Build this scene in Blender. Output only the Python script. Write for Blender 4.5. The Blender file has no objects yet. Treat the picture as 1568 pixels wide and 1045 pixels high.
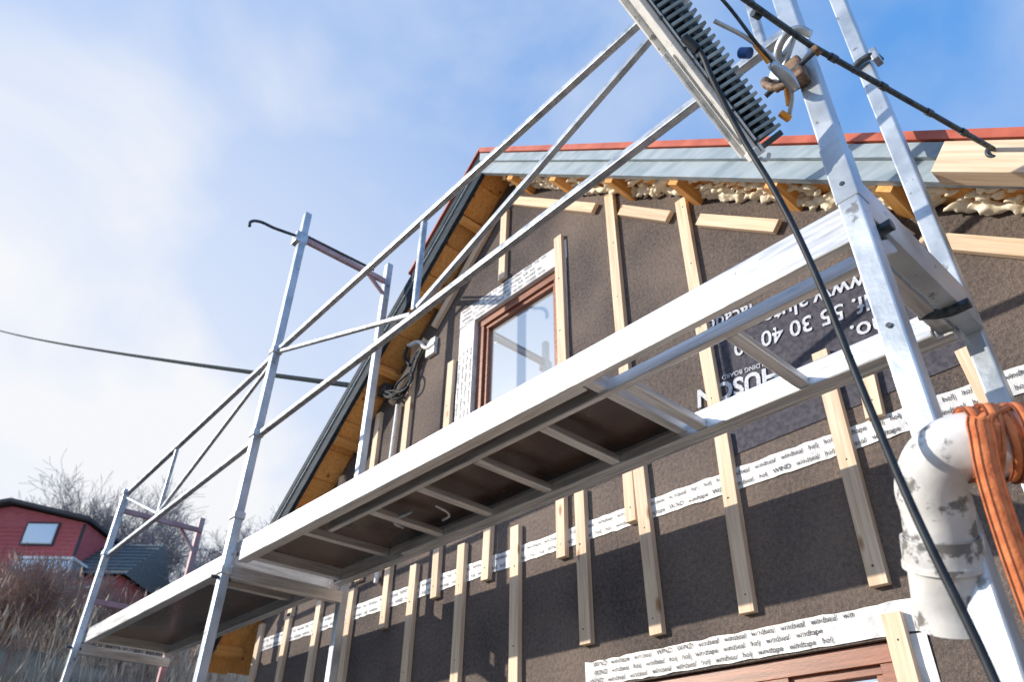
import bpy, bmesh, math, random
from mathutils import Vector, Matrix
random.seed(7)
H=1.4   # eye height above the ground; coordinates below are relative to eye level
sc=bpy.context.scene
col=sc.collection

# ------------------------------------------------------------ materials
def newmat(name):
    m=bpy.data.materials.new(name); m.use_nodes=True
    nt=m.node_tree; b=nt.nodes['Principled BSDF']
    return m,nt,b
def N(nt,t,**k):
    n=nt.nodes.new(t)
    for a,v in k.items():
        if a in n.inputs.keys(): n.inputs[a].default_value=v
        else: setattr(n,a,v)
    return n
def noisy(name,c1,c2,scale=8,rough=.6,metal=0,stretch=(1,1,1),bump=.0,bscale=60,detail=4,lo=.35,hi=.65,rand=0.0,dist=.002,spec=.5,roughvar=0.0,specks=None):
    m,nt,b=newmat(name)
    tc=N(nt,'ShaderNodeTexCoord'); mp=N(nt,'ShaderNodeMapping'); mp.inputs['Scale'].default_value=stretch
    nt.links.new(tc.outputs['Object'],mp.inputs[0])
    oi=N(nt,'ShaderNodeObjectInfo')
    add=N(nt,'ShaderNodeVectorMath',operation='ADD')
    mul=N(nt,'ShaderNodeVectorMath',operation='SCALE'); mul.inputs['Scale'].default_value=13.0
    cmb=N(nt,'ShaderNodeCombineXYZ')
    for i in range(3): nt.links.new(oi.outputs['Random'],cmb.inputs[i])
    nt.links.new(cmb.outputs[0],mul.inputs[0])
    nt.links.new(mp.outputs[0],add.inputs[0]); nt.links.new(mul.outputs[0],add.inputs[1])
    ns=N(nt,'ShaderNodeTexNoise',Scale=scale,Detail=detail); nt.links.new(add.outputs[0],ns.inputs['Vector'])
    r=N(nt,'ShaderNodeValToRGB'); e=r.color_ramp.elements
    e[0].position=lo; e[0].color=(*c1,1); e[1].position=hi; e[1].color=(*c2,1)
    nt.links.new(ns.outputs['Fac'],r.inputs[0])
    out=r.outputs[0]
    if specks:
        n3=N(nt,'ShaderNodeTexNoise',Scale=specks[0],Detail=7,Roughness=.65); nt.links.new(add.outputs[0],n3.inputs['Vector'])
        r3=N(nt,'ShaderNodeValToRGB');e=r3.color_ramp.elements;e[0].position=specks[1];e[0].color=(0,0,0,1);e[1].position=specks[1]+.05;e[1].color=(.8,.8,.8,1)
        nt.links.new(n3.outputs['Fac'],r3.inputs[0])
        m3=N(nt,'ShaderNodeMixRGB');m3.inputs['Color2'].default_value=(*specks[2],1)
        nt.links.new(r3.outputs[0],m3.inputs[0]);nt.links.new(out,m3.inputs['Color1']);out=m3.outputs[0]
    if rand:
        hs=N(nt,'ShaderNodeHueSaturation'); mr=N(nt,'ShaderNodeMapRange')
        mr.inputs['To Min'].default_value=1-rand; mr.inputs['To Max'].default_value=1+rand
        nt.links.new(oi.outputs['Random'],mr.inputs[0]); nt.links.new(mr.outputs[0],hs.inputs['Value'])
        nt.links.new(out,hs.inputs['Color']); out=hs.outputs[0]
    nt.links.new(out,b.inputs['Base Color'])
    b.inputs['Roughness'].default_value=rough; b.inputs['Metallic'].default_value=metal
    b.inputs['Specular IOR Level'].default_value=spec
    if roughvar:
        mr=N(nt,'ShaderNodeMapRange'); mr.inputs['To Min'].default_value=rough-roughvar; mr.inputs['To Max'].default_value=rough+roughvar
        nt.links.new(ns.outputs['Fac'],mr.inputs[0]); nt.links.new(mr.outputs[0],b.inputs['Roughness'])
    if bump:
        n2=N(nt,'ShaderNodeTexNoise',Scale=bscale,Detail=3); nt.links.new(add.outputs[0],n2.inputs['Vector'])
        bp=N(nt,'ShaderNodeBump',Strength=bump,Distance=dist); nt.links.new(n2.outputs['Fac'],bp.inputs['Height'])
        nt.links.new(bp.outputs[0],b.inputs['Normal'])
    return m

M_galv =noisy('galvanised_steel',(.34,.38,.42),(.60,.63,.66),scale=26,rough=.36,metal=.6,bump=.25,bscale=70,rand=.08,roughvar=.12,lo=.3,hi=.6)
M_alu  =noisy('aluminium',(.46,.47,.48),(.78,.78,.78),scale=6,rough=.34,metal=.6,stretch=(1,14,14),bump=.15,bscale=50,roughvar=.14,lo=.25,hi=.58,specks=(30,.63,(.28,.26,.24)))
M_post =noisy('weathered_steel_post',(.38,.43,.48),(.60,.65,.70),scale=9,rough=.38,metal=.55,bump=.3,bscale=60,lo=.3,hi=.62,roughvar=.14,detail=6,specks=(22,.62,(.18,.17,.17)))
M_pink =noisy('faded_pink_steel',(.42,.25,.27),(.55,.42,.44),scale=9,rough=.6,metal=.2)
M_ply  =noisy('film_faced_plywood',(.060,.036,.030),(.15,.095,.075),scale=3.5,rough=.28,bump=.25,bscale=35,lo=.3,hi=.75,roughvar=.1,specks=(9,.66,(.30,.24,.20)))
M_rust =noisy('rusty_iron',(.12,.065,.04),(.34,.24,.17),scale=60,rough=.7,metal=.4,bump=.4,bscale=200)
M_dark =noisy('dark_steel',(.03,.04,.05),(.09,.11,.13),scale=80,rough=.45,metal=.5,bump=.3,bscale=200)
M_cable=noisy('black_rubber',(.010,.014,.020),(.022,.030,.040),scale=40,rough=.5,spec=.3)
M_line=noisy('weathered_overhead_cable',(.010,.020,.026),(.018,.03,.04),scale=40,rough=.8,spec=.1)
M_white=noisy('white_paint',(.58,.59,.60),(.82,.82,.81),scale=30,rough=.4,lo=.3,hi=.5,specks=(26,.61,(.16,.16,.16)))
M_orange=noisy('orange_plastic',(.85,.30,.03),(.95,.42,.05),scale=30,rough=.4)
M_blue=noisy('blue_plastic',(.02,.08,.30),(.03,.12,.40),scale=30,rough=.4)
M_fin=noisy('grey_blue_heat_sink',(.24,.33,.38),(.42,.52,.57),scale=30,rough=.4,metal=.3,rand=.12)
M_finb=noisy('heat_sink_base',(.05,.075,.09),(.09,.12,.14),scale=30,rough=.4,metal=.3)
M_strap=noisy('orange_strap',(.50,.12,.035),(.78,.24,.08),scale=50,rough=.75,stretch=(1,1,1),bump=.7,bscale=260,lo=.3,hi=.6)
M_strapd=noisy('orange_strap_edge',(.20,.05,.02),(.32,.09,.035),scale=50,rough=.8)
M_red  =noisy('red_metal_capping',(.42,.085,.045),(.58,.15,.085),scale=12,rough=.45)
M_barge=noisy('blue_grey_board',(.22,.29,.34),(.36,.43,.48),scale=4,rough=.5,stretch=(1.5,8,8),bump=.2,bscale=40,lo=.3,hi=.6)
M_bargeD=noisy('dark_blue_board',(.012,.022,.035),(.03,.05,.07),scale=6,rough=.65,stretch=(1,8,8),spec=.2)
M_foam =noisy('expanding_foam',(.82,.70,.48),(.92,.87,.75),scale=30,rough=.8,bump=.4,bscale=80,dist=.004)
M_roof =noisy('dark_roofing',(.03,.035,.04),(.06,.065,.075),scale=10,rough=.8)
M_frame=noisy('stained_window_frame',(.19,.06,.03),(.36,.13,.07),scale=6,rough=.38,stretch=(1,12,12),bump=.15,bscale=50)
M_wall2=noisy('red_cladding',(.42,.075,.08),(.55,.13,.13),scale=3,rough=.7,stretch=(1,1,12))
M_printw=noisy('white_print',(.42,.44,.52),(.68,.71,.76),scale=120,rough=.7)
M_printd=noisy('dark_print',(.05,.05,.06),(.14,.14,.16),scale=90,rough=.7)
M_board=noisy('printed_board',(.040,.038,.055),(.085,.08,.10),scale=60,rough=.85,bump=.6,bscale=160,detail=6)
M_tape =noisy('white_building_tape',(.56,.57,.59),(.80,.80,.80),scale=14,rough=.4,bump=.7,bscale=26,dist=.007)
M_pipeshade=noisy('pipe_inside_shade',(.015,.015,.015),(.03,.03,.03),scale=5,rough=.9)  # shade inside the pipe, put into the colour as near-black
M_pipe=noisy('paint_stained_pvc',(.54,.54,.54),(.78,.78,.77),scale=20,rough=.38,lo=.3,hi=.6,bump=.2,bscale=80,specks=(17,.535,(.085,.08,.075)))

def wood(name,c1,c2,knot,rand=.12):
    m,nt,b=newmat(name)
    tc=N(nt,'ShaderNodeTexCoord'); oi=N(nt,'ShaderNodeObjectInfo')
    cmb=N(nt,'ShaderNodeCombineXYZ'); 
    for i in range(3): nt.links.new(oi.outputs['Random'],cmb.inputs[i])
    sc_=N(nt,'ShaderNodeVectorMath',operation='SCALE'); sc_.inputs['Scale'].default_value=9
    nt.links.new(cmb.outputs[0],sc_.inputs[0])
    add=N(nt,'ShaderNodeVectorMath',operation='ADD'); nt.links.new(tc.outputs['Object'],add.inputs[0]); nt.links.new(sc_.outputs[0],add.inputs[1])
    mp=N(nt,'ShaderNodeMapping'); mp.inputs['Scale'].default_value=(1.2,30,30); nt.links.new(add.outputs[0],mp.inputs[0])
    ns=N(nt,'ShaderNodeTexNoise',Scale=3,Detail=4,Distortion=.6); nt.links.new(mp.outputs[0],ns.inputs['Vector'])
    r=N(nt,'ShaderNodeValToRGB'); e=r.color_ramp.elements; e[0].position=.3;e[0].color=(*c1,1);e[1].position=.66;e[1].color=(*c2,1)
    nt.links.new(ns.outputs['Fac'],r.inputs[0])
    mp2=N(nt,'ShaderNodeMapping'); mp2.inputs['Scale'].default_value=(5,14,14); nt.links.new(add.outputs[0],mp2.inputs[0])
    vo=N(nt,'ShaderNodeTexVoronoi',Scale=1.0); nt.links.new(mp2.outputs[0],vo.inputs['Vector'])
    rk=N(nt,'ShaderNodeValToRGB'); e=rk.color_ramp.elements; e[0].position=.08;e[0].color=(1,1,1,1);e[1].position=.16;e[1].color=(0,0,0,1)
    nt.links.new(vo.outputs['Distance'],rk.inputs[0])
    mx=N(nt,'ShaderNodeMixRGB'); mx.inputs['Color2'].default_value=(*knot,1)
    nt.links.new(rk.outputs[0],mx.inputs[0]); nt.links.new(r.outputs[0],mx.inputs['Color1'])
    hs=N(nt,'ShaderNodeHueSaturation'); mr=N(nt,'ShaderNodeMapRange'); mr.inputs['To Min'].default_value=1-rand; mr.inputs['To Max'].default_value=1+rand*.6
    nt.links.new(oi.outputs['Random'],mr.inputs[0]); nt.links.new(mr.outputs[0],hs.inputs['Value']); nt.links.new(mx.outputs[0],hs.inputs['Color'])
    nt.links.new(hs.outputs[0],b.inputs['Base Color']); b.inputs['Roughness'].default_value=.7
    bp=N(nt,'ShaderNodeBump',Strength=.25,Distance=.002); nt.links.new(ns.outputs['Fac'],bp.inputs['Height']); nt.links.new(bp.outputs[0],b.inputs['Normal'])
    return m
M_wood =wood('spruce_batten',(.66,.47,.31),(.88,.70,.52),(.40,.21,.11),.11)
M_pine =wood('orange_pine',(.68,.29,.06),(.92,.50,.17),(.28,.09,.02),.18)

def fibre():
    m,nt,b=newmat('asphalt_fibreboard')
    tc=N(nt,'ShaderNodeTexCoord')
    n1=N(nt,'ShaderNodeTexNoise',Scale=2.2,Detail=3); n2=N(nt,'ShaderNodeTexNoise',Scale=75,Detail=5,Roughness=.7); n3=N(nt,'ShaderNodeTexNoise',Scale=300,Detail=1)
    for n in(n1,n2,n3): nt.links.new(tc.outputs['Object'],n.inputs['Vector'])
    r=N(nt,'ShaderNodeValToRGB'); e=r.color_ramp.elements; e[0].position=.38;e[0].color=(.072,.062,.064,1);e[1].position=.63;e[1].color=(.235,.187,.160,1)
    mx=N(nt,'ShaderNodeMath',operation='ADD'); m2=N(nt,'ShaderNodeMath',operation='MULTIPLY'); m2.inputs[1].default_value=.5
    nt.links.new(n1.outputs['Fac'],mx.inputs[0]); nt.links.new(n2.outputs['Fac'],mx.inputs[1]); nt.links.new(mx.outputs[0],m2.inputs[0])
    nt.links.new(m2.outputs[0],r.inputs[0])
    r3=N(nt,'ShaderNodeValToRGB'); e=r3.color_ramp.elements; e[0].position=.60;e[0].color=(0,0,0,1);e[1].position=.75;e[1].color=(.6,.6,.6,1)
    nt.links.new(n3.outputs['Fac'],r3.inputs[0])
    mm=N(nt,'ShaderNodeMixRGB'); mm.inputs['Color2'].default_value=(.45,.34,.26,1); nt.links.new(r3.outputs[0],mm.inputs[0]); nt.links.new(r.outputs[0],mm.inputs['Color1'])
    nt.links.new(mm.outputs[0],b.inputs['Base Color']); b.inputs['Roughness'].default_value=.85; b.inputs['Specular IOR Level'].default_value=.2
    bp=N(nt,'ShaderNodeBump',Strength=1.0,Distance=.009); nt.links.new(n2.outputs['Fac'],bp.inputs['Height']); nt.links.new(bp.outputs[0],b.inputs['Normal'])
    return m
M_fibre=fibre()
def glass():
    m,nt,b=newmat('window_glass')
    g=N(nt,'ShaderNodeBsdfGlossy',Roughness=.02); g.inputs['Color'].default_value=(.88,.9,.9,1)
    b.inputs['Base Color'].default_value=(.42,.45,.45,1); b.inputs['Roughness'].default_value=.3
    mx=N(nt,'ShaderNodeMixShader'); mx.inputs[0].default_value=.5
    nt.links.new(b.outputs[0],mx.inputs[1]); nt.links.new(g.outputs[0],mx.inputs[2])
    nt.links.new(mx.outputs[0],nt.nodes['Material Output'].inputs[0]); return m
M_glass=glass()

# ------------------------------------------------------------ builders
def group(name,loc=(0,0,0)):
    e=bpy.data.objects.new(name,None); col.objects.link(e); e.empty_display_size=.1; e.location=loc
    return e
def addmesh(name,verts,faces,mat,parent=None,matrix=None,smooth=False):
    me=bpy.data.meshes.new(name); me.from_pydata(verts,[],faces); me.update()
    if mat: me.materials.append(mat)
    if smooth:
        for p in me.polygons: p.use_smooth=True
    o=bpy.data.objects.new(name,me); col.objects.link(o)
    if matrix: o.matrix_world=matrix
    if parent: o.parent=parent
    return o
def W(p): return Vector((p[0],p[1],p[2]+H))
BF=[(0,1,3,2),(4,6,7,5),(0,4,5,1),(2,3,7,6),(0,2,6,4),(1,5,7,3)]
def beam(name,p1,p2,w,h,mat,parent,side=(0,-1,0),bev=.0015):
    a=W(p1);b=W(p2);x=(b-a);L=x.length;x.normalize()
    s=Vector(side);s=(s-x*s.dot(x)).normalized();t=x.cross(s)
    vs=[(sx*L/2,sy*w/2,sz*h/2) for sx in(-1,1) for sy in(-1,1) for sz in(-1,1)]
    m=Matrix((( x.x,s.x,t.x,0),(x.y,s.y,t.y,0),(x.z,s.z,t.z,0),(0,0,0,1)));m.translation=(a+b)/2
    o=addmesh(name,vs,BF,mat,parent,m)
    if bev:
        md=o.modifiers.new('bevel','BEVEL');md.width=min(bev,w*.2,h*.2);md.segments=2
    return o
def box(name,lo,hi,mat,parent,bev=.0015):
    y=(lo[1]+hi[1])/2;z=(lo[2]+hi[2])/2
    return beam(name,(lo[0],y,z),(hi[0],y,z),hi[1]-lo[1],hi[2]-lo[2],mat,parent,bev=bev)
def tube(name,pts,r,mat,parent,smooth=True,res=5,cyc=False):
    cu=bpy.data.curves.new(name,'CURVE');cu.dimensions='3D';cu.bevel_depth=r;cu.bevel_resolution=res;cu.use_fill_caps=True
    if smooth:
        sp=cu.splines.new('BEZIER');sp.bezier_points.add(len(pts)-1)
        for q,p in zip(sp.bezier_points,pts): q.co=W(p);q.handle_left_type=q.handle_right_type='AUTO'
    else:
        sp=cu.splines.new('POLY');sp.points.add(len(pts)-1)
        for q,p in zip(sp.points,pts): q.co=(*W(p),1)
    sp.use_cyclic_u=cyc; cu.resolution_u=10
    cu.materials.append(mat)
    o=bpy.data.objects.new(name,cu);col.objects.link(o);o.parent=parent;return o
def ribbon(name,pts,nrm,width,mat,parent,th=.003,sub=6,off=0.0,lift=0.0):
    P=[Vector(p) for p in pts]
    Q=[]
    for i in range(len(P)-1):
        p0=P[max(0,i-1)];p1=P[i];p2=P[i+1];p3=P[min(len(P)-1,i+2)]
        for k in range(sub):
            t=k/sub
            Q.append(.5*((2*p1)+(p2-p0)*t+(2*p0-5*p1+4*p2-p3)*t*t+(3*p1-p0-3*p2+p3)*t**3))
    Q.append(P[-1]);v=[];f=[]
    for i,q in enumerate(Q):
        t=(Q[min(i+1,len(Q)-1)]-Q[max(i-1,0)]).normalized();n=nrm(i,q,t);s=t.cross(n).normalized()
        q=q+s*off+n*lift
        v+=[W(q-s*width/2),W(q+s*width/2)]
    for i in range(len(Q)-1): f.append((2*i,2*i+1,2*i+3,2*i+2))
    o=addmesh(name,v,f,mat,parent,smooth=True);md=o.modifiers.new('s','SOLIDIFY');md.thickness=th;md.offset=0
    return o
def text(name,s,size,loc,xd,yd,mat,parent,offset=0):
    cu=bpy.data.curves.new(name,'FONT');cu.body=s;cu.size=size;cu.offset=offset;cu.materials.append(mat);cu.resolution_u=3
    o=bpy.data.objects.new(name,cu);col.objects.link(o)
    x=Vector(xd).normalized();y=Vector(yd);y=(y-x*y.dot(x)).normalized();z=x.cross(y)
    m=Matrix(((x.x,y.x,z.x,0),(x.y,y.y,z.y,0),(x.z,y.z,z.z,0),(0,0,0,1)));m.translation=W(loc);o.matrix_world=m;o.parent=parent
    return o

# ------------------------------------------------------------ the house under renovation
house=group('wooden_house')
AX,AZ=-2.33,3.205
SL,SR=.92,.81
XL,XR=-4.5,1.6
sec=[(XL,-1.4),(XR,-1.4),(XR,AZ-SR*(XR-AX)),(AX,AZ),(XL,AZ-SL*(AX-XL))]
n=len(sec)
vs=[W((x,2.0,z)) for x,z in sec]+[W((x,8.5,z)) for x,z in sec]
fs=[tuple(range(n)),tuple(range(2*n-1,n-1,-1))]+[(i,i+n,(i+1)%n+n,(i+1)%n) for i in range(n)]
body=addmesh('walls',vs,fs,M_fibre,house)
bm=bmesh.new();bm.from_mesh(body.data);bmesh.ops.recalc_face_normals(bm,faces=bm.faces);bm.to_mesh(body.data);bm.free()
UW=(-2.57,-1.945,1.68,2.365); LW=(-1.76,-.83,-.55,.462)
for x0,x1,z0,z1 in (UW,LW):
    c=box('cut',(x0,1.9,z0),(x1,2.12,z1),None,None,bev=0)
    md=body.modifiers.new('b','BOOLEAN');md.operation='DIFFERENCE';md.object=c;md.solver='EXACT'
    bpy.context.view_layer.update()
    me=bpy.data.meshes.new_from_object(body.evaluated_get(bpy.context.evaluated_depsgraph_get()))
    body.modifiers.clear();body.data=me;bpy.data.objects.remove(c)
def window(pre,x0,x1,z0,z1,mull=False):
    y0,y1=2.02,2.10;f=.05
    box(pre+'_jamb_l',(x0+.003,y0,z0+f),(x0+f,y1,z1-f),M_frame,house);box(pre+'_jamb_r',(x1-f,y0,z0+f),(x1-.003,y1,z1-f),M_frame,house)
    box(pre+'_head',(x0+.003,y0-.003,z1-f),(x1-.003,y1,z1-.003),M_frame,house);box(pre+'_sill',(x0+.003,y0-.006,z0+.003),(x1-.003,y1,z0+f),M_frame,house)
    g=.022
    box(pre+'_sash_l',(x0+f,y0+.015,z0+f+g),(x0+f+g,y1-.01,z1-f-g),M_frame,house);box(pre+'_sash_r',(x1-f-g,y0+.015,z0+f+g),(x1-f,y1-.01,z1-f-g),M_frame,house)
    box(pre+'_sash_t',(x0+f,y0+.012,z1-f-g),(x1-f,y1-.01,z1-f),M_frame,house);box(pre+'_sash_b',(x0+f,y0+.012,z0+f),(x1-f,y1-.01,z0+f+g),M_frame,house)
    if mull:
        xm=(x0+x1)/2+.12; box(pre+'_mullion',(xm-.04,y0-.001,z0+f),(xm+.04,y1-.002,z1-f),M_frame,house)
    box(pre+'_glass',(x0+f+g,y0+.035,z0+f+g),(x1-f-g,y0+.045,z1-f-g),M_glass,house,bev=0)
window('upper_window',*UW);window('lower_window',*LW,mull=True)
def tapestrip(name,x0,x1,z0,z1,y=1.997,rows=2,txt=True,vert=False):
    nx=max(2,int((x1-x0)/.03)) if not vert else 2; nz=2 if not vert else max(2,int((z1-z0)/.03))
    v=[];f=[]
    for i in range(nx+1):
        for j in range(nz+1):
            e=.0022*random.random(); dz=(random.random()-.5)*.005 if j in(0,nz) else 0
            v.append(W((x0+(x1-x0)*i/nx,y-e,z0+(z1-z0)*j/nz+dz)))
    for i in range(nx):
        for j in range(nz):
            a=i*(nz+1)+j;f.append((a,a+nz+1,a+nz+2,a+1))
    addmesh(name,v,f,M_tape,house,smooth=True)
    if txt:
        words=['windseal','holj','WIND','windseal','holj','windtape']
        Lh=(x1-x0) if not vert else (z1-z0)
        for r in range(rows):
            s=' '*random.randint(0,6)+'   '.join(random.choice(words) for _ in range(int(Lh/.05)+2))
            s2=s[:int((Lh-.03)/.0105)]
            if not vert: text(name+'_print_%d'%r,s2,.0215,(x0+.015,y-.004,z0+(z1-z0)*(r+.28)/rows),(1,0,0),(0,0,1),M_printd,house,.0002)
            else: text(name+'_print_%d'%r,s2,.0215,(x0+(x1-x0)*(r+.7)/rows,y-.004,z0+.015),(0,0,1),(-1,0,0),M_printd,house,.0002)
tapestrip('belt_tape',-4.47,1.5,.965,1.035)
tapestrip('lower_window_tape',-1.86,-.72,.468,.545,rows=3)
tapestrip('lower_window_side_tape',-.825,-.74,-.5,.463,vert=True)
tapestrip('lower_window_left_tape',-1.86,-1.765,-.5,.463,vert=True)
tapestrip('upper_window_head_tape',-2.70,-1.88,2.37,2.485,rows=4)
tapestrip('upper_window_left_tape',-2.695,-2.573,1.6,2.368,rows=4,vert=True)
tapestrip('upper_window_right_tape',-1.942,-1.885,1.6,2.368,rows=1,vert=True)
tapestrip('corner_tape',-4.48,-4.3,.55,.60,rows=1,txt=False)
box('reveal_head',(UW[0]+.004,1.99,UW[3]-.006),(UW[1]-.004,2.019,UW[3]-.001),M_tape,house,bev=0)
box('reveal_left',(UW[0]+.001,1.99,UW[2]),(UW[0]+.006,2.019,UW[3]-.007),M_tape,house,bev=0)
box('reveal_right',(UW[1]-.006,1.99,UW[2]),(UW[1]-.001,2.019,UW[3]-.007),M_tape,house,bev=0)
addmesh('printed_panel',[W((-1.25,1.9965,1.62)),W((-1.23,1.9965,1.08)),W((-.40,1.9965,1.10)),W((-.42,1.9965,1.44))],[(0,1,2,3)],M_board,house)
xd=(-1,0,.115);yd=(0,0,-1)
text('panel_print_web','www.alutec.no',.084,(-.61,1.992,1.505),xd,yd,M_printw,house,.0010)
text('panel_print_tel','tlf. 55 30 40 00',.082,(-.60,1.992,1.425),xd,yd,M_printw,house,.0010)
text('panel_print_no','no.',.088,(-.60,1.992,1.335),xd,yd,M_printw,house,.0010)
text('panel_print_small','BUILDING BOARD',.024,(-.97,1.992,1.355),xd,yd,M_printw,house)
text('panel_print_big','HUSON',.092,(-.955,1.992,1.325),xd,yd,M_printw,house,.003)
text('panel_print_more','facade',.075,(-1.0,1.992,1.60),xd,yd,M_printw,house,.0006)
def vb(x,z0,z1,w=.05,y=1.987,t=.024,mat=M_wood):
    d=random.uniform(-.008,.008)
    beam('batten',(x-d,y,z0),(x+d,y,z1),t,w,mat,house)
    for z in [z0+.05+.3*k for k in range(int((z1-z0-.06)/.3)+1)]:
        tube('nail',[(x+random.uniform(-.008,.008),y-t/2-.0006,z),(x,y-t/2+.003,z)],.003,M_dark,house,False,res=1)
for x,z0,z1 in [(-2.335,2.50,2.99),(-1.913,1.30,2.52),(-1.58,1.30,2.56),(-1.208,1.25,2.25),(-2.735,1.25,2.17),(-3.108,1.2,2.47),(-3.41,1.15,2.13),(-3.75,1.12,1.84),(-4.1,1.1,1.52),
  (-.813,.585,1.30),(-1.20,.588,1.16),(-1.543,.582,1.30),(-1.84,.60,1.16),(-2.20,-1.2,1.118),(-2.557,-1.2,1.13),(-2.91,-1.2,1.12),(-3.45,-1.2,1.12),(-3.78,-1.2,1.12),(-4.12,-1.2,1.12),(-4.455,-1.2,1.12),
  (-.428,.89,1.13),(-.803,-.8,.515),(-.70,1.03,1.25),(-.05,.6,1.2),(.35,.6,1.1),(-1.84,-.9,.44)]:
    vb(x,z0,z1)
for x,z0,z1 in [(-1.60,.97,1.2),(-1.945,.925,1.2),(-2.384,.936,1.2),(-2.738,.933,1.2),(-3.13,.87,1.2)]:
    vb(x,z0,z1,w=.046)
for a,b in [((-2.26,3.02),(-1.675,2.535)),((-1.522,2.413),(-1.277,2.20)),((-1.143,2.088),(-.845,1.848)),((-.438,1.515),(.1,1.08)),((-2.44,2.98),(-2.93,2.50)),((-3.0,2.45),(-3.3,2.15))]:
    beam('slant_batten',(a[0],1.984,a[1]),(b[0],1.984,b[1]),.024,.05,M_wood,house)
beam('membrane_flap',(-.62,1.95,1.78),(-.50,1.96,1.50),.01,.13,M_fibre,house)

def slab(name,xa,za,xb,zb,th,y0,y1,mat):
    v=[];
    for y in(y0,y1):
        for x,z in((xa,za),(xb,zb),(xb,zb-th),(xa,za-th)): v.append(W((x,y,z)))
    o=addmesh(name,v,[(0,1,2,3),(7,6,5,4),(0,4,5,1),(1,5,6,2),(2,6,7,3),(3,7,4,0)],mat,house)
    bm=bmesh.new();bm.from_mesh(o.data);bmesh.ops.recalc_face_normals(bm,faces=bm.faces);bm.to_mesh(o.data);bm.free();return o
def zl(x,top): return top-SL*(-2.34-x)
def zr(x,top): return top-SR*(x+2.34)
XE=-4.86;XW=1.9
slab('roof_deck_left',-2.34,3.325,XE,zl(XE,3.325),.10,1.835,8.6,M_pine)
slab('roof_deck_right',-2.34,3.325,XW,zr(XW,3.325),.10,1.835,8.6,M_pine)
slab('roofing_left',-2.34,3.35,XE-.02,zl(XE-.02,3.35),.022,1.80,8.62,M_roof)
slab('roofing_right',-2.34,3.35,XW+.02,zr(XW+.02,3.35),.022,1.80,8.62,M_roof)
for i in range(30):
    x0=-2.40-i*.145;x1=x0-.138;z=zl
    if x1<XE: break
    v=[W((x0,1.838,z(x0,3.222))),W((x1,1.838,z(x1,3.222))),W((x1,1.838,z(x1,3.209))),W((x0,1.838,z(x0,3.209)))]
    v+=[p+Vector((0,.16,0)) for p in v[:4]]
    addmesh('soffit_board',v,[(0,1,2,3),(7,6,5,4),(0,4,5,1),(1,5,6,2),(2,6,7,3),(3,7,4,0)],M_pine,house)
def barge(name,side,top,th,y0,y1,mat,xs=-2.34,xe=None):
    xe=xe if xe is not None else (XE if side=='l' else XW)
    z=zl if side=='l' else zr
    return slab(name,xs,z(xs,top),xe,z(xe,top),th,y0,y1,mat)
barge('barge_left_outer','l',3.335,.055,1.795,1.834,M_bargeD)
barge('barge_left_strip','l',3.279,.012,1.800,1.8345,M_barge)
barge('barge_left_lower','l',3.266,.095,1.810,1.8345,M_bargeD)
barge('barge_right_outer','r',3.325,.060,1.79,1.834,M_barge)
barge('barge_right_lower','r',3.263,.086,1.806,1.8345,M_barge)
barge('red_capping_right','r',3.368,.036,1.783,1.86,M_red)
barge('red_capping_left','l',3.368,.014,1.783,1.86,M_red,xe=-2.95)
for i in range(12):
    x=-2.12+i*.335+random.uniform(-.03,.03)
    z=zr(x,3.325)-.10-.034
    beam('lookout',(x,1.836,z),(x,2.05,z),.05,.060,M_pine,house,side=(1,0,-SR))
for i in range(7):
    x=-2.55-i*.36
    z=zl(x,3.325)-.10-.045
    beam('lookout',(x,1.836,z),(x,1.999,z),.05,.06,M_pine,house,side=(-1,0,-SL))
bm=bmesh.new()
for i in range(1300):
    x=-2.25+random.random()*3.4
    thick=.6+.4*math.sin(x*7)+.35*math.sin(x*17)
    near=random.random()<.6
    z=zr(x,3.325)-.110-random.random()*(.012+(.034 if near else .012)*max(0,thick))
    r=random.uniform(.007,.013)
    mt=Matrix.Translation(W((x,(1.988-random.random()*.03) if near else (1.97-random.random()*.10),z)))@Matrix.Diagonal((random.uniform(1.4,3.0),random.uniform(1,1.6),random.uniform(.6,1.0),1))
    bmesh.ops.create_icosphere(bm,subdivisions=1,radius=r,matrix=mt)
me=bpy.data.meshes.new('foam');bm.to_mesh(me);bm.free();me.materials.append(M_foam)
o=bpy.data.objects.new('foam_sealing',me);col.objects.link(o);o.parent=house
md=o.modifiers.new('r','REMESH');md.mode='VOXEL';md.voxel_size=.005;md.use_smooth_shade=True
md=o.modifiers.new('s','SMOOTH');md.iterations=7
beam('timber_beam',(-.270,1.74,1.525),(.10,1.74,1.225),.07,.09,M_wood,house)
tube('cable_conduit',[(-3.10,1.93,2.43),(-3.03,1.95,2.43),(-2.97,1.97,2.37),(-2.90,1.98,2.37)],.012,M_white,house)
tube('cable_conduit_drop',[(-3.10,1.93,2.43),(-3.12,1.93,2.36),(-3.09,1.95,2.30)],.010,M_cable,house)
box('junction_plate',(-2.98,1.975,2.31),(-2.90,1.998,2.42),M_white,house)
for k in range(5):
    r=lambda s:random.uniform(-s,s)
    tube('wall_cable_%d'%k,[(-3.33+r(.02),1.93,2.22+r(.02)),(-3.22+r(.03),1.92,2.14+r(.03)),(-3.10+r(.04),1.95,2.16+r(.05)),(-3.08+r(.03),1.96,2.28+r(.03)),(-3.02+r(.03),1.96,2.37)],.006,M_cable,house)
tube('wall_cable_coil',[(-3.20,1.94,2.20),(-3.12,1.93,2.13),(-3.05,1.94,2.16),(-3.07,1.95,2.24),(-3.15,1.95,2.24)],.007,M_cable,house,cyc=True)
box('cable_clamp',(-3.36,1.92,2.20),(-3.28,1.96,2.26),M_dark,house)
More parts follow.
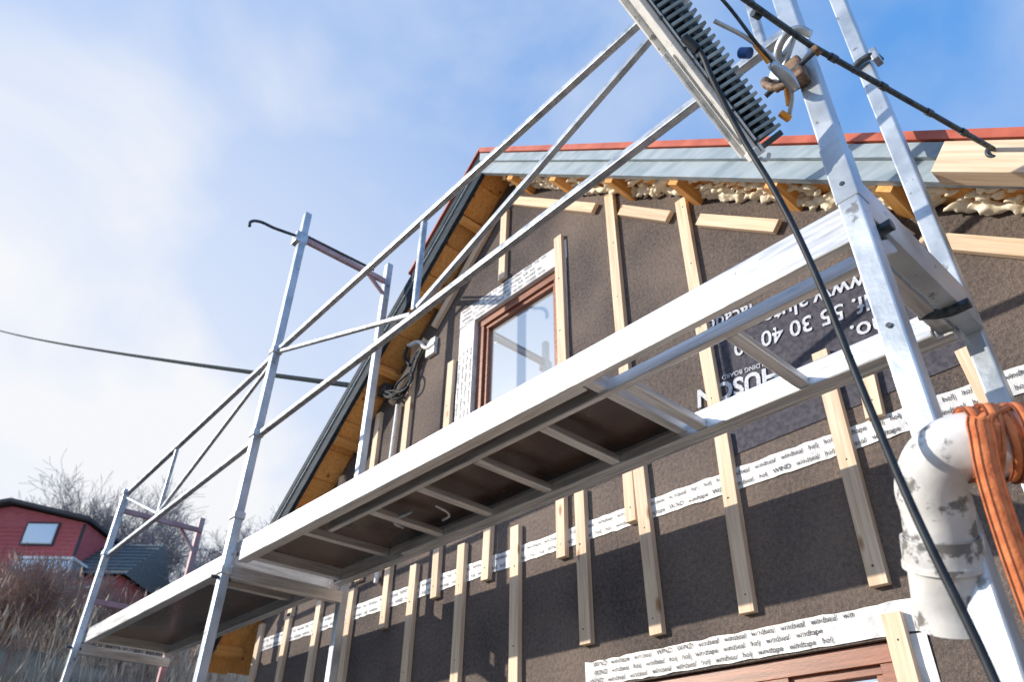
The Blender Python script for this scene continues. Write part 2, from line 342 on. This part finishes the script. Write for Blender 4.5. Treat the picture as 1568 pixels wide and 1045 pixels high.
tube('wall_conduit_vertical',[(-3.21,1.975,2.1),(-3.22,1.975,1.6),(-3.22,1.975,1.1)],.012,M_white,house)

pl=group('power_line')
pts=[]
a=Vector((-3.33,1.95,2.24));b=Vector((-30,.05,15.9))
for i in range(13):
    t=i/12;p=a.lerp(b,t);p.z-=.25*4*t*(1-t)*0.6;pts.append(tuple(p))
tube('overhead_cable',pts,.017,M_line,pl)
tube('overhead_cable_end',[pts[-1],(-30.02,.04,15.9),(-30.05,.03,15.95)],.03,M_dark,pl)

# ------------------------------------------------------------ scaffold
sf=group('scaffold')
YO,YI=1.145,1.70
def post(nm,x,y,z0,z1,mat=M_post,w=.042,lx=0,ly=0):
    beam(nm,(x,y,z0),(x+lx,y+ly,z1),w,w,mat,sf,bev=.004)
    beam(nm+'_foot',(x,y,z0),(x,y,z0+.012),.14,.14,M_galv,sf,side=(0,-1,0))
post('post_right_outer',-.338,YO,-1.4,2.6); post('post_right_inner',-.345,YI,-1.4,2.75)
post('post_mid_outer',-3.02,YO,-1.4,2.90,w=.038); post('post_mid_inner',-3.04,YI,-1.4,2.87,w=.038)
post('post_left_outer',-4.96,YO,-1.4,1.86,w=.038); post('post_left_inner',-5.05,1.68,-1.4,1.86,w=.036,mat=M_pink)
beam('post_sleeve',(-.338,YO,1.02),(-.338,YO,1.17),.046,.046,M_post,sf,bev=.003)
for z in (1.06,.73): tube('pin_hole',[(-.338,YO-.0245,z),(-.338,YO-.018,z)],.005,M_dark,sf,False)
def trans(x,z,mat,w=.035,h=.045,y0=YO+.021,y1=YI-.021,nm='transom'):
    beam(nm,(x,y0,z),(x,y1,z),w,h,mat,sf,side=(1,0,0))
trans(-.338,1.035,M_post,.04,.10); trans(-3.02,.93,M_alu,.035,.05); trans(-4.98,.93,M_alu,.035,.05)
trans(-3.03,2.73,M_pink,.024,.03); trans(-5.0,1.76,M_pink,.022,.03); trans(-5.0,1.2,M_pink,.022,.03); trans(-.338,2.45,M_post)
beam('brace',(-.338,YO+.021,.915),(-.338,YO+.12,.985),.025,.03,M_post,sf,side=(1,0,0))
beam('brace',(-3.03,YI-.02,2.64),(-3.03,YI-.12,2.715),.015,.02,M_pink,sf,side=(1,0,0))
beam('brace',(-5.02,YI-.03,1.62),(-5.02,YI-.15,1.75),.015,.02,M_pink,sf,side=(1,0,0))
tube('hook_bar',[(-3.03,1.12,2.73),(-3.05,1.0,2.725),(-3.06,.90,2.72),(-3.065,.875,2.70),(-3.065,.875,2.67)],.008,M_dark,sf)
tube('hook_bar_upper',[(-3.03,1.12,2.76),(-3.03,1.6,2.77)],.008,M_dark,sf)
box('coupler_mid',(-3.06,1.105,2.68),(-3.00,1.17,2.75),M_galv,sf,bev=.004)
for (x,y,z) in [(-3.02,YO,1.99),(-3.02,YO,1.545),(-4.96,YO,1.86),(-4.96,YO,1.47),(-3.02,YO,.93),(-3.02,YO,1.16)]:
    box('rosette',(x-.025,y-.025,z-.016),(x+.025,y+.025,z+.016),M_galv,sf,bev=.004)
for (x,y,z) in [(-3.02,YO,.90),(-4.96,YO,.93)]:
    tube('bolt',[(x,y-.05,z),(x,y+.03,z)],.007,M_dark,sf,False)
YG=1.155
def g(p,q,w=.026,nm='guard_rail',mat=M_galv): beam(nm,(p[0],YG,p[1]),(q[0],YG,q[1]),w,w,mat,sf,bev=.005)
g((-3.0,2.0),(-.36,2.115));g((-3.0,1.545),(-.36,1.60))
g((-1.84,1.60),(-1.84,2.03),.022);g((-1.86,1.59),(-2.98,1.98),.018);g((-1.82,1.60),(-.40,2.095),.022)
g((-.42,1.61),(-.42,2.10),.022)
g((-4.95,1.86),(-3.04,1.985));g((-4.95,1.46),(-3.04,1.525));g((-4.19,1.51),(-4.19,1.89),.02);g((-4.2,1.51),(-4.93,1.82),.016);g((-4.18,1.51),(-3.06,1.95),.018)
def deck(x0,x1,zb=.965,zt=1.055,px1=None,nm='deck'):
    yo,yi=1.17,1.655
    beam(nm+'_outer_edge',(x0,yo+.011,(zb+zt)/2),(x1,yo+.011,(zb+zt)/2),.022,zt-zb,M_alu,sf,bev=.004)
    e=px1 if px1 else x1
    beam(nm+'_outer_lip',(x0,yo+.034,zb+.006),(e,yo+.034,zb+.006),.023,.006,M_alu,sf)
    beam(nm+'_inner_edge',(x0,yi-.011,(zb+zt)/2),(x1,yi-.011,(zb+zt)/2),.022,zt-zb,M_alu,sf,bev=.004)
    beam(nm+'_inner_lip',(x0,yi-.030,zb+.006),(x1,yi-.030,zb+.006),.015,.006,M_alu,sf)
    box(nm+'_plywood',(x0+.03,yo+.0225,zt-.022),(e,yi-.0225,zt-.008),M_ply,sf,bev=0)
    for x in (x0+.018,x1-.018): beam(nm+'_end',(x,yo+.0225,zt-.045),(x,yi-.0225,zt-.045),.034,.045,M_alu,sf,side=(1,0,0))
    k=0
    while x0+.15+k*.37<x1-.1:
        xx=x0+.15+k*.37+random.uniform(-.02,.02); tube('rivet',[(xx,yo-.0012,zt-.02),(xx,yo+.004,zt-.02)],.004,M_galv,sf,False,res=2);k+=1
deck(-2.985,-.365,px1=-1.09);deck(-4.93,-3.055,zb=.955,zt=1.035,nm='left_deck')
beam('deck_hatch_bar',(-1.085,1.195,1.01),(-1.085,1.63,1.01),.03,.05,M_alu,sf,side=(1,0,0))
beam('deck_rib',(-2.6,1.195,1.018),(-2.6,1.63,1.018),.03,.03,M_alu,sf,side=(1,0,0))
beam('left_deck_rib',(-3.4,1.195,.995),(-3.4,1.63,.995),.03,.03,M_alu,sf,side=(1,0,0))
tube('lock_bar',[(-2.1,1.40,.99),(-2.22,1.41,.985),(-2.24,1.46,.985)],.006,M_galv,sf)
tube('lock_bar',[(-2.02,1.44,1.0),(-2.02,1.50,.985),(-2.08,1.52,.985)],.005,M_galv,sf)
for (y,z) in((1.2,1.0),(1.55,1.0)):
    tube('deck_claw',[(-.40,y,z),(-.345,y,z-.02),(-.30,y,z-.02)],.012,M_dark,sf)
lad=group('access_ladder')
for y,zc in ((1.280,.995),(1.608,.985)):
    beam('rail',(-2.45,y,zc),(-.40,y,zc),.022,.036,M_alu,lad,bev=.004)
for x in (-.715,-1.02,-1.33,-1.62,-1.91,-2.19):
    beam('rung',(x,1.291,.990),(x,1.597,.984),.034,.024,M_alu,lad,side=(1,0,0),bev=.004)

rod=group('threaded_tie_rod')
R0=Vector((-.302,1.085,1.424));R1=Vector((-.155,1.70,1.452))
tube('rod',[(-.345,.78,1.392),tuple(R0),tuple(R1)],.0065,M_dark,rod,False)
cl=[]
for i in range(10):
    t=i/10*2*math.pi; cl.append((-.150+.020*math.cos(t),1.715+.010*math.cos(t),1.452+.020*math.sin(t)))
tube('eye',cl,.006,M_dark,rod,cyc=True)
for t in (.1,.35,.6,.8,-.25):
    tube('sleeve',[tuple(R0.lerp(R1,t)),tuple(R0.lerp(R1,t+.03))],.0085,M_dark,rod,False)
cp=group('scaffold_clamp')
box('body',(-.372,1.085,1.36),(-.330,1.122,1.425),M_rust,cp,bev=.006)
beam('plate',(-.40,1.10,1.40),(-.33,1.075,1.475),.012,.035,M_galv,cp,bev=.003)
tube('jaw',[(-.40,1.12,1.40),(-.405,1.08,1.40),(-.40,1.06,1.36),(-.375,1.06,1.33),(-.345,1.07,1.33)],.008,M_rust,cp)
tube('jaw_upper',[(-.38,1.10,1.42),(-.35,1.06,1.45),(-.31,1.06,1.46),(-.29,1.08,1.44)],.009,M_galv,cp)
tube('bolt',[(-.42,1.09,1.37),(-.29,1.09,1.40)],.006,M_dark,cp,False)
tube('nut',[(-.30,1.09,1.397),(-.288,1.09,1.40)],.013,M_rust,cp,False,res=1)
tube('nut',[(-.395,1.09,1.377),(-.383,1.09,1.38)],.013,M_rust,cp,False,res=1)
cp2=group('scaffold_clamp')
tube('ring',[(-.38,1.67,1.96),(-.345,1.665,1.97),(-.31,1.67,1.965),(-.30,1.70,1.96)],.010,M_dark,cp2)
box('body',(-.315,1.66,1.94),(-.295,1.70,1.99),M_galv,cp2,bev=.004)

# ------------------------------------------------------------ work light with heat sink
lamp=group('work_light')
A=Vector((-.482,.713,1.436));B=Vector((-.447,1.038,1.160))
Ld=(B-A).normalized();Wd=Vector((.76,.26,.59));Wd=(Wd-Ld*Wd.dot(Ld)).normalized();Nd=Wd.cross(Ld).normalized()
if Nd.dot(-A)<0: Nd=-Nd
Lg=(B-A).length
def lp(l,w,n): 
    v=A+Ld*(l*Lg)+Wd*w+Nd*n; return (v.x,v.y,v.z)
def lb(nm,p,q,w,h,mat,side=None,bev=.002): return beam(nm,lp(*p),lp(*q),w,h,mat,lamp,side=tuple(side or Wd),bev=bev)
lb('side_frame',(-.1,.006,.0),(1.0,.002,.0),.020,.040,M_white)
lb('side_groove',(-.1,.009,.0205),(.99,.004,.0205),.0025,.003,M_dark,bev=0)
lb('back_plate',(-.1,.046,-.020),(.95,.040,-.020),.066,.012,M_finb)
lb('glass_side',(-.05,-.004,-.03),(.96,-.004,-.03),.024,.01,M_white)
lb('lower_rail',(.35,-.018,-.01),(.86,-.018,-.01),.009,.014,M_galv)
for i in range(29):
    l=-.09+i*.0365; wd=.062-.012*max(0,l)
    lb('fin_%d'%i,(l,.018,.0),(l+.010,.018+wd,.0),.0072,.036,M_fin,side=Ld,bev=.0015)
lb('spine',(-.1,.050,-.0),(.95,.044,-.0),.010,.026,M_finb)
lb('end_cap',(.955,.0,.0),(1.0,.0,.0),.024,.044,M_white)
tube('end_eye',[lp(1.01,-.004,.012),lp(1.035,.006,.012),lp(1.02,.018,.012)],.004,M_galv,lamp)
lb('end_cap2',(.962,.045,-.005),(.990,.045,-.005),.040,.034,M_finb)
for i in range(6):
    tube('bolt_%d'%i,[lp(.04+i*.18,.008,.018),lp(.04+i*.18,.008,.024)],.0035,M_dark,lamp,False)
tube('bracket',[lp(.02,.082,.02),lp(.1,.10,.035),lp(.3,.115,.04),lp(.6,.120,.035),lp(.8,.125,.03)],.0036,M_dark,lamp)
tube('bracket_b',[lp(.38,.088,.02),lp(.55,.115,.03),lp(.72,.130,.03),lp(.85,.125,.02),lp(.95,.09,.01)],.0045,M_galv,lamp)
tube('blue_knob',[lp(.57,.095,.012),lp(.60,.100,.03)],.011,M_blue,lamp,False)
lb('orange_catch',(.58,.118,.03),(.69,.118,.03),.007,.010,M_orange,bev=.003)
lb('orange_foot',(.90,.085,.01),(.955,.092,.01),.012,.014,M_orange,bev=.004)
lb('orange_foot2',(.83,.125,.01),(.90,.108,.01),.010,.012,M_orange,bev=.004)
def paddle(nm,c,ax,wd_,ln,mat):
    v=[];f=[];nu,nv=10,6
    for i in range(nu+1):
        s=i/nu;half=wd_*math.sin(math.pi*(.08+.84*s))**.6
        for j in range(nv+1):
            t=j/nv*2-1
            v.append(Vector(lp(c[0]+ax[0]*s*ln/Lg+ -ax[1]*t*half/Lg, c[1]+ax[1]*s*ln+ax[0]*t*half, c[2]+.012*(1-t*t)+.01*math.sin(s*3))) +Vector((0,0,H)))
    for i in range(nu):
        for j in range(nv):
            a=i*(nv+1)+j;f.append((a,a+1,a+nv+2,a+nv+1))
    o=addmesh(nm,v,f,mat,lamp,smooth=True);md=o.modifiers.new('s','SOLIDIFY');md.thickness=.003
paddle('clamp_pad',(.70,.118,.03),(.97,.12),.012,.072,M_galv)
paddle('clamp_pad_top',(.03,.078,.045),(.6,.7),.012,.045,M_dark)
hc=group('hanging_power_cable')
tube('cable',[(-.425,.80,1.285),(-.415,.817,1.268),(-.412,.845,1.20),(-.409,.898,1.09),(-.385,.935,.93),(-.371,.958,.792),(-.353,.978,.529),(-.331,.966,.356),(-.305,.975,.160),(-.28,.96,-.2),(-.25,.9,-1.2),(-.2,.8,-1.39)],.0056,M_cable,hc)
tube('plug',[(-.425,.797,1.29),(-.415,.82,1.262)],.009,M_cable,hc,False)

# ------------------------------------------------------------ drain pipe bend
dp=group('drain_pipe')
c0=Vector((-.10,1.17,.452));c1=Vector((-.24,1.075,.462));ct=Vector((-.345,1.095,.415));cb=Vector((-.397,1.172,.272))
ax=(cb-ct).normalized()
tube('bend',[tuple(c0+Vector((.6,.3,.02))),tuple(c0),tuple(c1),(-.300,1.062,.463),(-.338,1.078,.435),tuple(ct+ax*.01),tuple(ct+ax*.05)],.046,M_pipe,dp,res=10)
def cyl(nm,a,b,r0,r1,mat,par,seg=40):
    a=Vector(a);b=Vector(b);x=(b-a).normalized();u=x.orthogonal().normalized();w=x.cross(u);v=[];f=[]
    rings=[(a,r0),(b,r1),(b,r1-.004),(a,r0-.004)]
    for p,r in rings:
        for i in range(seg):
            t=2*math.pi*i/seg;v.append(W(p+u*r*math.cos(t)+w*r*math.sin(t)))
    for k in range(4):
        for i in range(seg):
            j=(i+1)%seg;k2=(k+1)%4;f.append((k*seg+i,k*seg+j,k2*seg+j,k2*seg+i))
    o=addmesh(nm,v,f,mat,par,smooth=True)
    md=o.modifiers.new('e','EDGE_SPLIT');md.split_angle=.6
cyl('socket',ct+ax*.045,ct+ax*.085,.0515,.0515,M_pipe,dp)
cyl('socket_ring',ct+ax*.080,ct+ax*.088,.0535,.0535,M_pipe,dp)
cyl('spigot',ct+ax*.06,cb,.0475,.0475,M_pipe,dp)
cyl('inside',ct+ax*.07,cb-ax*.003,.0434,.0434,M_pipeshade,dp)  # added dark liner and cap, painted stand-in for shade in the outlet
tube('inside_cap',[tuple(ct+ax*.06),tuple(ct+ax*.08)],.042,M_pipeshade,dp,False,res=8)
# orange load strap: six turns side by side round the pipe, tail hanging
hs=group('orange_strap')
d=(c0-c1).normalized();u=Vector((0,0,1));u=(u-d*u.dot(d)).normalized();w=d.cross(u)
def radial(i,q,t):
    r=q-c1;return (r-d*r.dot(d)).normalized()
for k in range(9):
    o0=-.034+k*.0185; rr=.0492+(.003 if k%2 else 0)+.001*random.random(); tl=.006*math.sin(k*2.1)
    pts=[c1+d*(o0+tl*math.cos(i/24*2*math.pi))+(u*math.cos(i/24*2*math.pi)+w*math.sin(i/24*2*math.pi))*rr for i in range(25)]
    ribbon('turn_%d'%k,pts,radial,.0165,M_strap,hs,th=.0022,sub=2)
    ribbon('turn_edge_%d'%k,pts,radial,.0022,M_strapd,hs,th=.0024,sub=2,off=.0082,lift=.0004)
    ribbon('turn_line_%d'%k,pts,radial,.0012,M_strapd,hs,th=.0024,sub=2,off=-.003,lift=.0004)
tail=[c1+d*.022+u*.055,c1+d*.020+u*.045-w*-.030,(-.236,1.018,.478),(-.240,1.006,.445),(-.246,1.000,.39),(-.250,1.000,.30),(-.250,1.002,.18),(-.246,1.004,.0),(-.24,1.0,-.5),(-.24,1.0,-1.38)]
tail[1]=c1+d*.020+(u*.75+Vector((.2,-.9,0))*.6).normalized()*.052
vn=lambda i,q,t:(Vector((.45,-.90,.0)) if i>12 else Vector((.3,-.75,.6))).normalized()
ribbon('tail',tail,vn,.030,M_strap,hs,th=.0025)
for o_ in (-.0135,-.005,.005,.0135): ribbon('tail_stitch',tail,vn,.0012,M_strapd,hs,th=.0012,off=o_,lift=.0014)

# ------------------------------------------------------------ terrain
def th(x,y):
    if x>-5.3: z=0
    elif x>-8: t=(-5.3-x)/2.7; z=2.7*(t*t*(3-2*t))
    elif x>-55: z=2.7+(-8-x)*.205
    else: z=2.7+47*.205+(-55-x)*.03
    z+= .10*math.sin(x*.7+y*.9)*min(1,max(0,(-x-5.3)))+.05*math.sin(y*2.1+x)*min(1,max(0,(-x-5.3)))
    return z
xs=[-400,-250,-150,-100,-75]+[-60+i*1.5 for i in range(34)]+[-9+i*.25 for i in range(20)]+[-4+i*2 for i in range(10)]+[20,40,80,150,400]
ys=[-400,-200,-100,-60,-40]+[-30+i*1.5 for i in range(47)]+[45,60,100,200,400]
v=[(x,y,th(x,y)) for x in xs for y in ys];f=[]
ny=len(ys)
for i in range(len(xs)-1):
    for j in range(ny-1):
        a=i*ny+j;f.append((a,a+ny,a+ny+1,a+1))
M_ground=noisy('dry_ground',(.20,.15,.10),(.38,.31,.22),scale=2.5,rough=.95,bump=.8,bscale=12,dist=.05)
addmesh('ground',v,f,M_ground,smooth=True)
def grassmat(name,c1,c2):
    m=noisy(name,c1,c2,scale=2.2,rough=.8,lo=.38,hi=.62)
    nt=m.node_tree;b=nt.nodes['Principled BSDF'];src=b.inputs['Base Color'].links[0].from_socket
    tr=N(nt,'ShaderNodeBsdfTranslucent');nt.links.new(src,tr.inputs['Color'])
    mx=N(nt,'ShaderNodeMixShader');mx.inputs[0].default_value=.35;nt.links.new(b.outputs[0],mx.inputs[1]);nt.links.new(tr.outputs[0],mx.inputs[2])
    nt.links.new(mx.outputs[0],nt.nodes['Material Output'].inputs[0]);return m
M_grass=grassmat('dry_straw',(.36,.22,.16),(.80,.66,.48))
v=[];f=[]
def blade(x,y,hh,w):
    z=th(x,y)-.03;an=random.random()*math.pi;dx=math.cos(an)*w;dy=math.sin(an)*w
    lx=random.gauss(0,.28)*hh;ly=random.gauss(0,.28)*hh;i=len(v)
    v.extend([(x-dx,y-dy,z),(x+dx,y+dy,z),(x+lx*.4-dx*.8,y+ly*.4-dy*.8,z+hh*.55),(x+lx*.4+dx*.8,y+ly*.4+dy*.8,z+hh*.55),(x+lx,y+ly,z+hh)])
    f.append((i,i+1,i+3,i+2));f.append((i+2,i+3,i+4))
    if random.random()<.3:
        k=len(v)
        v.extend([(x+lx-dx*2.2,y+ly-dy*2.2,z+hh),(x+lx+dx*2.2,y+ly+dy*2.2,z+hh+.02),(x+lx*1.1,y+ly*1.1,z+hh+.08),(x+lx*.9,y+ly*.9,z+hh-.05)])
        f.append((k,k+3,k+1,k+2))
for i in range(20000):
    x=-6.3-random.random()**1.3*9;y=random.uniform(-3,8)
    clump=.5+.5*math.sin(x*2.3+1.3*math.sin(y*1.7))*math.sin(y*2.9+x)
    blade(x,y,random.uniform(.15,.36)+.26*clump+(.3 if random.random()<.08 else 0),random.uniform(.003,.0065))
for i in range(8000):
    x=-15-random.random()*22;y=random.uniform(-2,14)
    blade(x,y,random.uniform(.3,.6),random.uniform(.008,.016))
addmesh('dry_grass',v,f,M_grass)

# ------------------------------------------------------------ bare trees and shrubs
M_bark=noisy('bare_twigs',(.22,.20,.20),(.40,.36,.35),scale=3,rough=.9)
M_shrub=noisy('reddish_twigs',(.26,.15,.12),(.46,.32,.25),scale=3,rough=.9)
def tree(name,x,y,hgt,seed,rmin=.011,mat=None,maxlev=5,stems=1):
    rnd=random.Random(seed);V_=[];F_=[]
    def seg(a,b,ra,rb):
        d=(b-a).normalized();u=d.orthogonal().normalized();w=d.cross(u);k=len(V_)
        for p,r in((a,ra),(b,rb)):
            r=max(r,rmin)
            for i in range(3):
                t=i*2.0944;V_.append(p+(u*math.cos(t)+w*math.sin(t))*r)
        for i in range(3):
            j=(i+1)%3;F_.append((k+i,k+j,k+3+j,k+3+i))
    def grow(p,d,L,r,lev):
        n=3 if lev<3 else 2
        for s in range(n):
            d=(d+Vector((rnd.gauss(0,.13),rnd.gauss(0,.13),rnd.gauss(.04,.08)))).normalized()
            q=p+d*L/n;seg(p,q,r,r*.82);r*=.82;p=q
            if lev<maxlev:
                for c in range(2 if lev>0 else 2+s):
                    ang=rnd.uniform(.4,.9);az=rnd.uniform(0,6.28)
                    u=d.orthogonal().normalized();w=d.cross(u)
                    dd=(d*math.cos(ang)+(u*math.cos(az)+w*math.sin(az))*math.sin(ang)+Vector((0,0,.15))).normalized()
                    if rnd.random()<(.95 if lev<3 else .75): grow(p,dd,L*rnd.uniform(.58,.78),r*.6,lev+1)
    for s in range(stems):
        d0=Vector((0,0,1)) if stems==1 else Vector((rnd.gauss(0,.35),rnd.gauss(0,.35),1)).normalized()
        grow(Vector((0,0,0)),d0,hgt*.42,hgt*.018,0)
    o=addmesh(name,V_,F_,mat or M_bark);o.location=(x,y,th(x,y)-.1)
for i,(x,y,hh) in enumerate([(-55,10,9.5),(-54,13.5,9.5),(-56,4,7),(-50,15.5,8),(-44,17,7.2),(-42,15,5.5),(-50,20,8.5),(-42,21,8),(-46,24,8.5)]):
    tree('bare_tree',x,y,hh,i+3)
for i,(x,y,hh) in enumerate([(-8.2,1.3,.9),(-8.8,1.9,1.0),(-8.5,2.4,.8),(-9.5,1.6,1.1),(-9.2,2.9,.9),(-10.5,2.3,1.1),(-8.0,.6,.9),(-9.6,.7,1.0)]):
    tree('bare_shrub',x,y,hh,i+40,rmin=.0028,mat=M_shrub,maxlev=3,stems=5)

# ------------------------------------------------------------ red house on the hill
rh=group('red_house')
O=Vector((-46.5,9.6,10.9));a_=Vector((.669,.743,0));n_=Vector((.743,-.669,0))
def R(s,t,nn): p=O+a_*s+n_*nn+Vector((0,0,t));return tuple(p)
def rbox(nm,s0,s1,t0,t1,n0,n1,mat,bev=.0): 
    return beam(nm,R(s0,(t0+t1)/2,(n0+n1)/2),R(s1,(t0+t1)/2,(n0+n1)/2),n1-n0,t1-t0,mat,rh,side=tuple(n_),bev=bev)
def prism(nm,pts,n0,n1,mat):
    k=len(pts);v=[W(R(s,t,n0)) for s,t in pts]+[W(R(s,t,n1)) for s,t in pts]
    o=addmesh(nm,v,[tuple(range(k)),tuple(range(2*k-1,k-1,-1))]+[(i,i+k,(i+1)%k+k,(i+1)%k) for i in range(k)],mat,rh)
    bm=bmesh.new();bm.from_mesh(o.data);bmesh.ops.recalc_face_normals(bm,faces=bm.faces);bm.to_mesh(o.data);bm.free()
prism('main_walls',[(-8,-2),(-.4,-2),(-.4,4.35),(-5,5.3),(-8,4.7)],-7,0,M_wall2)
for i in range(24): rbox('clapboard_%d'%i,-8.0,-.41,-1.5+i*.24,-1.47+i*.24,.0,.03,M_wall2)
prism('main_roof',[(-8.3,4.7),(-5,5.42),(-.1,4.40),(-.1,4.58),(-5,5.62),(-8.3,4.9)],-7.3,.5,M_roof)
rbox('window_frame',-3.75,-1.85,3.0,4.35,.0,.08,M_roof);rbox('window_trim',-3.65,-1.95,3.1,4.25,.08,.10,M_white);rbox('window_pane',-3.6,-2.0,3.15,4.2,.10,.12,M_glass)
rbox('window_frame_b',-7.0,-5.4,2.9,4.2,.0,.08,M_white);rbox('window_pane_b',-6.9,-5.5,3.0,4.1,.08,.1,M_glass)
rbox('corner_board',-.55,-.38,0,4.3,.0,.05,M_roof)
rbox('chimney',-4.6,-4.2,5.2,5.95,-2,-1.5,M_roof)
prism('wing_walls',[(-.4,-2),(2.6,-2),(2.6,1.4),(-.4,1.4)],-6,0,M_wall2)
M_tile=noisy('slate_tiles',(.09,.11,.115),(.18,.20,.205),scale=3,rough=.7,stretch=(1,3,6))
vv=[W(R(-.38,1.35,.5)),W(R(2.9,1.35,.5)),W(R(2.9,4.2,-3)),W(R(-.38,4.2,-3)),W(R(-.38,1.35,-6.5)),W(R(2.9,1.35,-6.5))]
addmesh('wing_roof',vv,[(0,1,2,3),(3,2,5,4),(1,5,2),(0,3,4)],M_tile,rh)
for i in range(9): 
    q=i/9; rbox('tile_course_%d'%i,-.38,2.9,1.38+q*2.85,1.44+q*2.85,.5-q*3.5-.05,.5-q*3.5+.02,M_tile)
rbox('conservatory',-2.6,.4,.45,1.75,.02,1.5,M_glass)
for s in(-2.6,-1.6,-.6,.4): rbox('conservatory_post',s-.06,s+.06,.4,1.8,1.4,1.54,M_white)
rbox('conservatory_top',-2.7,.5,1.76,1.9,0,1.6,M_white)
rbox('terrace_wall',-6,2.4,-1.6,-.3,1.6,1.9,M_wall2)
for i in range(4): rbox('terrace_rail_%d'%i,-6,2.4,-.22+i*.22,-.10+i*.22,1.7,1.78,M_wall2 if i%2 else M_white)
for i in range(12): rbox('terrace_post_%d'%i,-6+i*.75,-5.92+i*.75,-.3,.62,1.79,1.86,M_wall2)

# ------------------------------------------------------------ light
S=Vector((-.60,-.72,.32)).normalized()
ld=bpy.data.lights.new('sun','SUN');ld.energy=5.0;ld.angle=math.radians(.5);ld.color=(1,.91,.78)
lo=bpy.data.objects.new('sun',ld);col.objects.link(lo);lo.rotation_mode='QUATERNION';lo.rotation_quaternion=S.to_track_quat('Z','Y')
w=bpy.data.worlds.new('World');sc.world=w;w.use_nodes=True;nt=w.node_tree;bg=nt.nodes['Background']
sk=N(nt,'ShaderNodeTexSky');sk.sky_type='NISHITA';sk.sun_disc=False
sk.sun_elevation=math.asin(S.z);sk.sun_rotation=math.radians(219.8);sk.dust_density=.6;sk.ozone_density=2.0
blue=N(nt,'ShaderNodeMixRGB',blend_type='ADD');blue.inputs[0].default_value=1;blue.inputs['Color2'].default_value=(.60,2.25,5.5,1)
nt.links.new(sk.outputs[0],blue.inputs['Color1'])
tc=N(nt,'ShaderNodeTexCoord')
dot=N(nt,'ShaderNodeVectorMath',operation='DOT_PRODUCT');dot.inputs[1].default_value=Vector((-.93,.12,.26)).normalized()
nt.links.new(tc.outputs['Generated'],dot.inputs[0])
mr=N(nt,'ShaderNodeMapRange');mr.inputs['From Min'].default_value=.60;mr.inputs['From Max'].default_value=1.0;mr.inputs['To Min'].default_value=.0;mr.inputs['To Max'].default_value=.80
nt.links.new(dot.outputs['Value'],mr.inputs[0])
mp=N(nt,'ShaderNodeMapping');mp.inputs['Scale'].default_value=(1,1,1.3);mp.inputs['Location'].default_value=(.15,.1,.0);nt.links.new(tc.outputs['Generated'],mp.inputs[0])
ns=N(nt,'ShaderNodeTexNoise',Scale=2.5,Detail=6,Roughness=.48,Distortion=.35);nt.links.new(mp.outputs[0],ns.inputs['Vector'])
mr2=N(nt,'ShaderNodeMapRange');mr2.inputs['From Min'].default_value=.40;mr2.inputs['From Max'].default_value=.70;mr2.inputs['To Min'].default_value=-.02;mr2.inputs['To Max'].default_value=.58
nt.links.new(ns.outputs['Fac'],mr2.inputs[0])
ad=N(nt,'ShaderNodeMath',operation='ADD');ad.use_clamp=True;nt.links.new(mr.outputs[0],ad.inputs[0]);nt.links.new(mr2.outputs[0],ad.inputs[1])
mx=N(nt,'ShaderNodeMixRGB');mx.inputs['Color2'].default_value=(8.3,8.4,8.7,1)
nt.links.new(ad.outputs[0],mx.inputs[0]);nt.links.new(blue.outputs[0],mx.inputs['Color1']);nt.links.new(mx.outputs[0],bg.inputs[0])
bg.inputs[1].default_value=.112

# ------------------------------------------------------------ camera
cd=bpy.data.cameras.new('camera');cam=bpy.data.objects.new('camera',cd);col.objects.link(cam);sc.camera=cam
m=Matrix(((.6688,.4129,.6183),(.7434,-.3883,-.5446),(.0153,.8238,-.5667)))
cam.rotation_mode='QUATERNION';cam.rotation_quaternion=m.to_quaternion();cam.location=(0,0,H)
cd.lens=26.4;cd.sensor_width=36;cd.clip_start=.02;cd.clip_end=2000
cd.dof.use_dof=True;cd.dof.focus_distance=1.9;cd.dof.aperture_fstop=5.6
sc.view_settings.view_transform='Standard';sc.view_settings.look='None';sc.view_settings.exposure=0
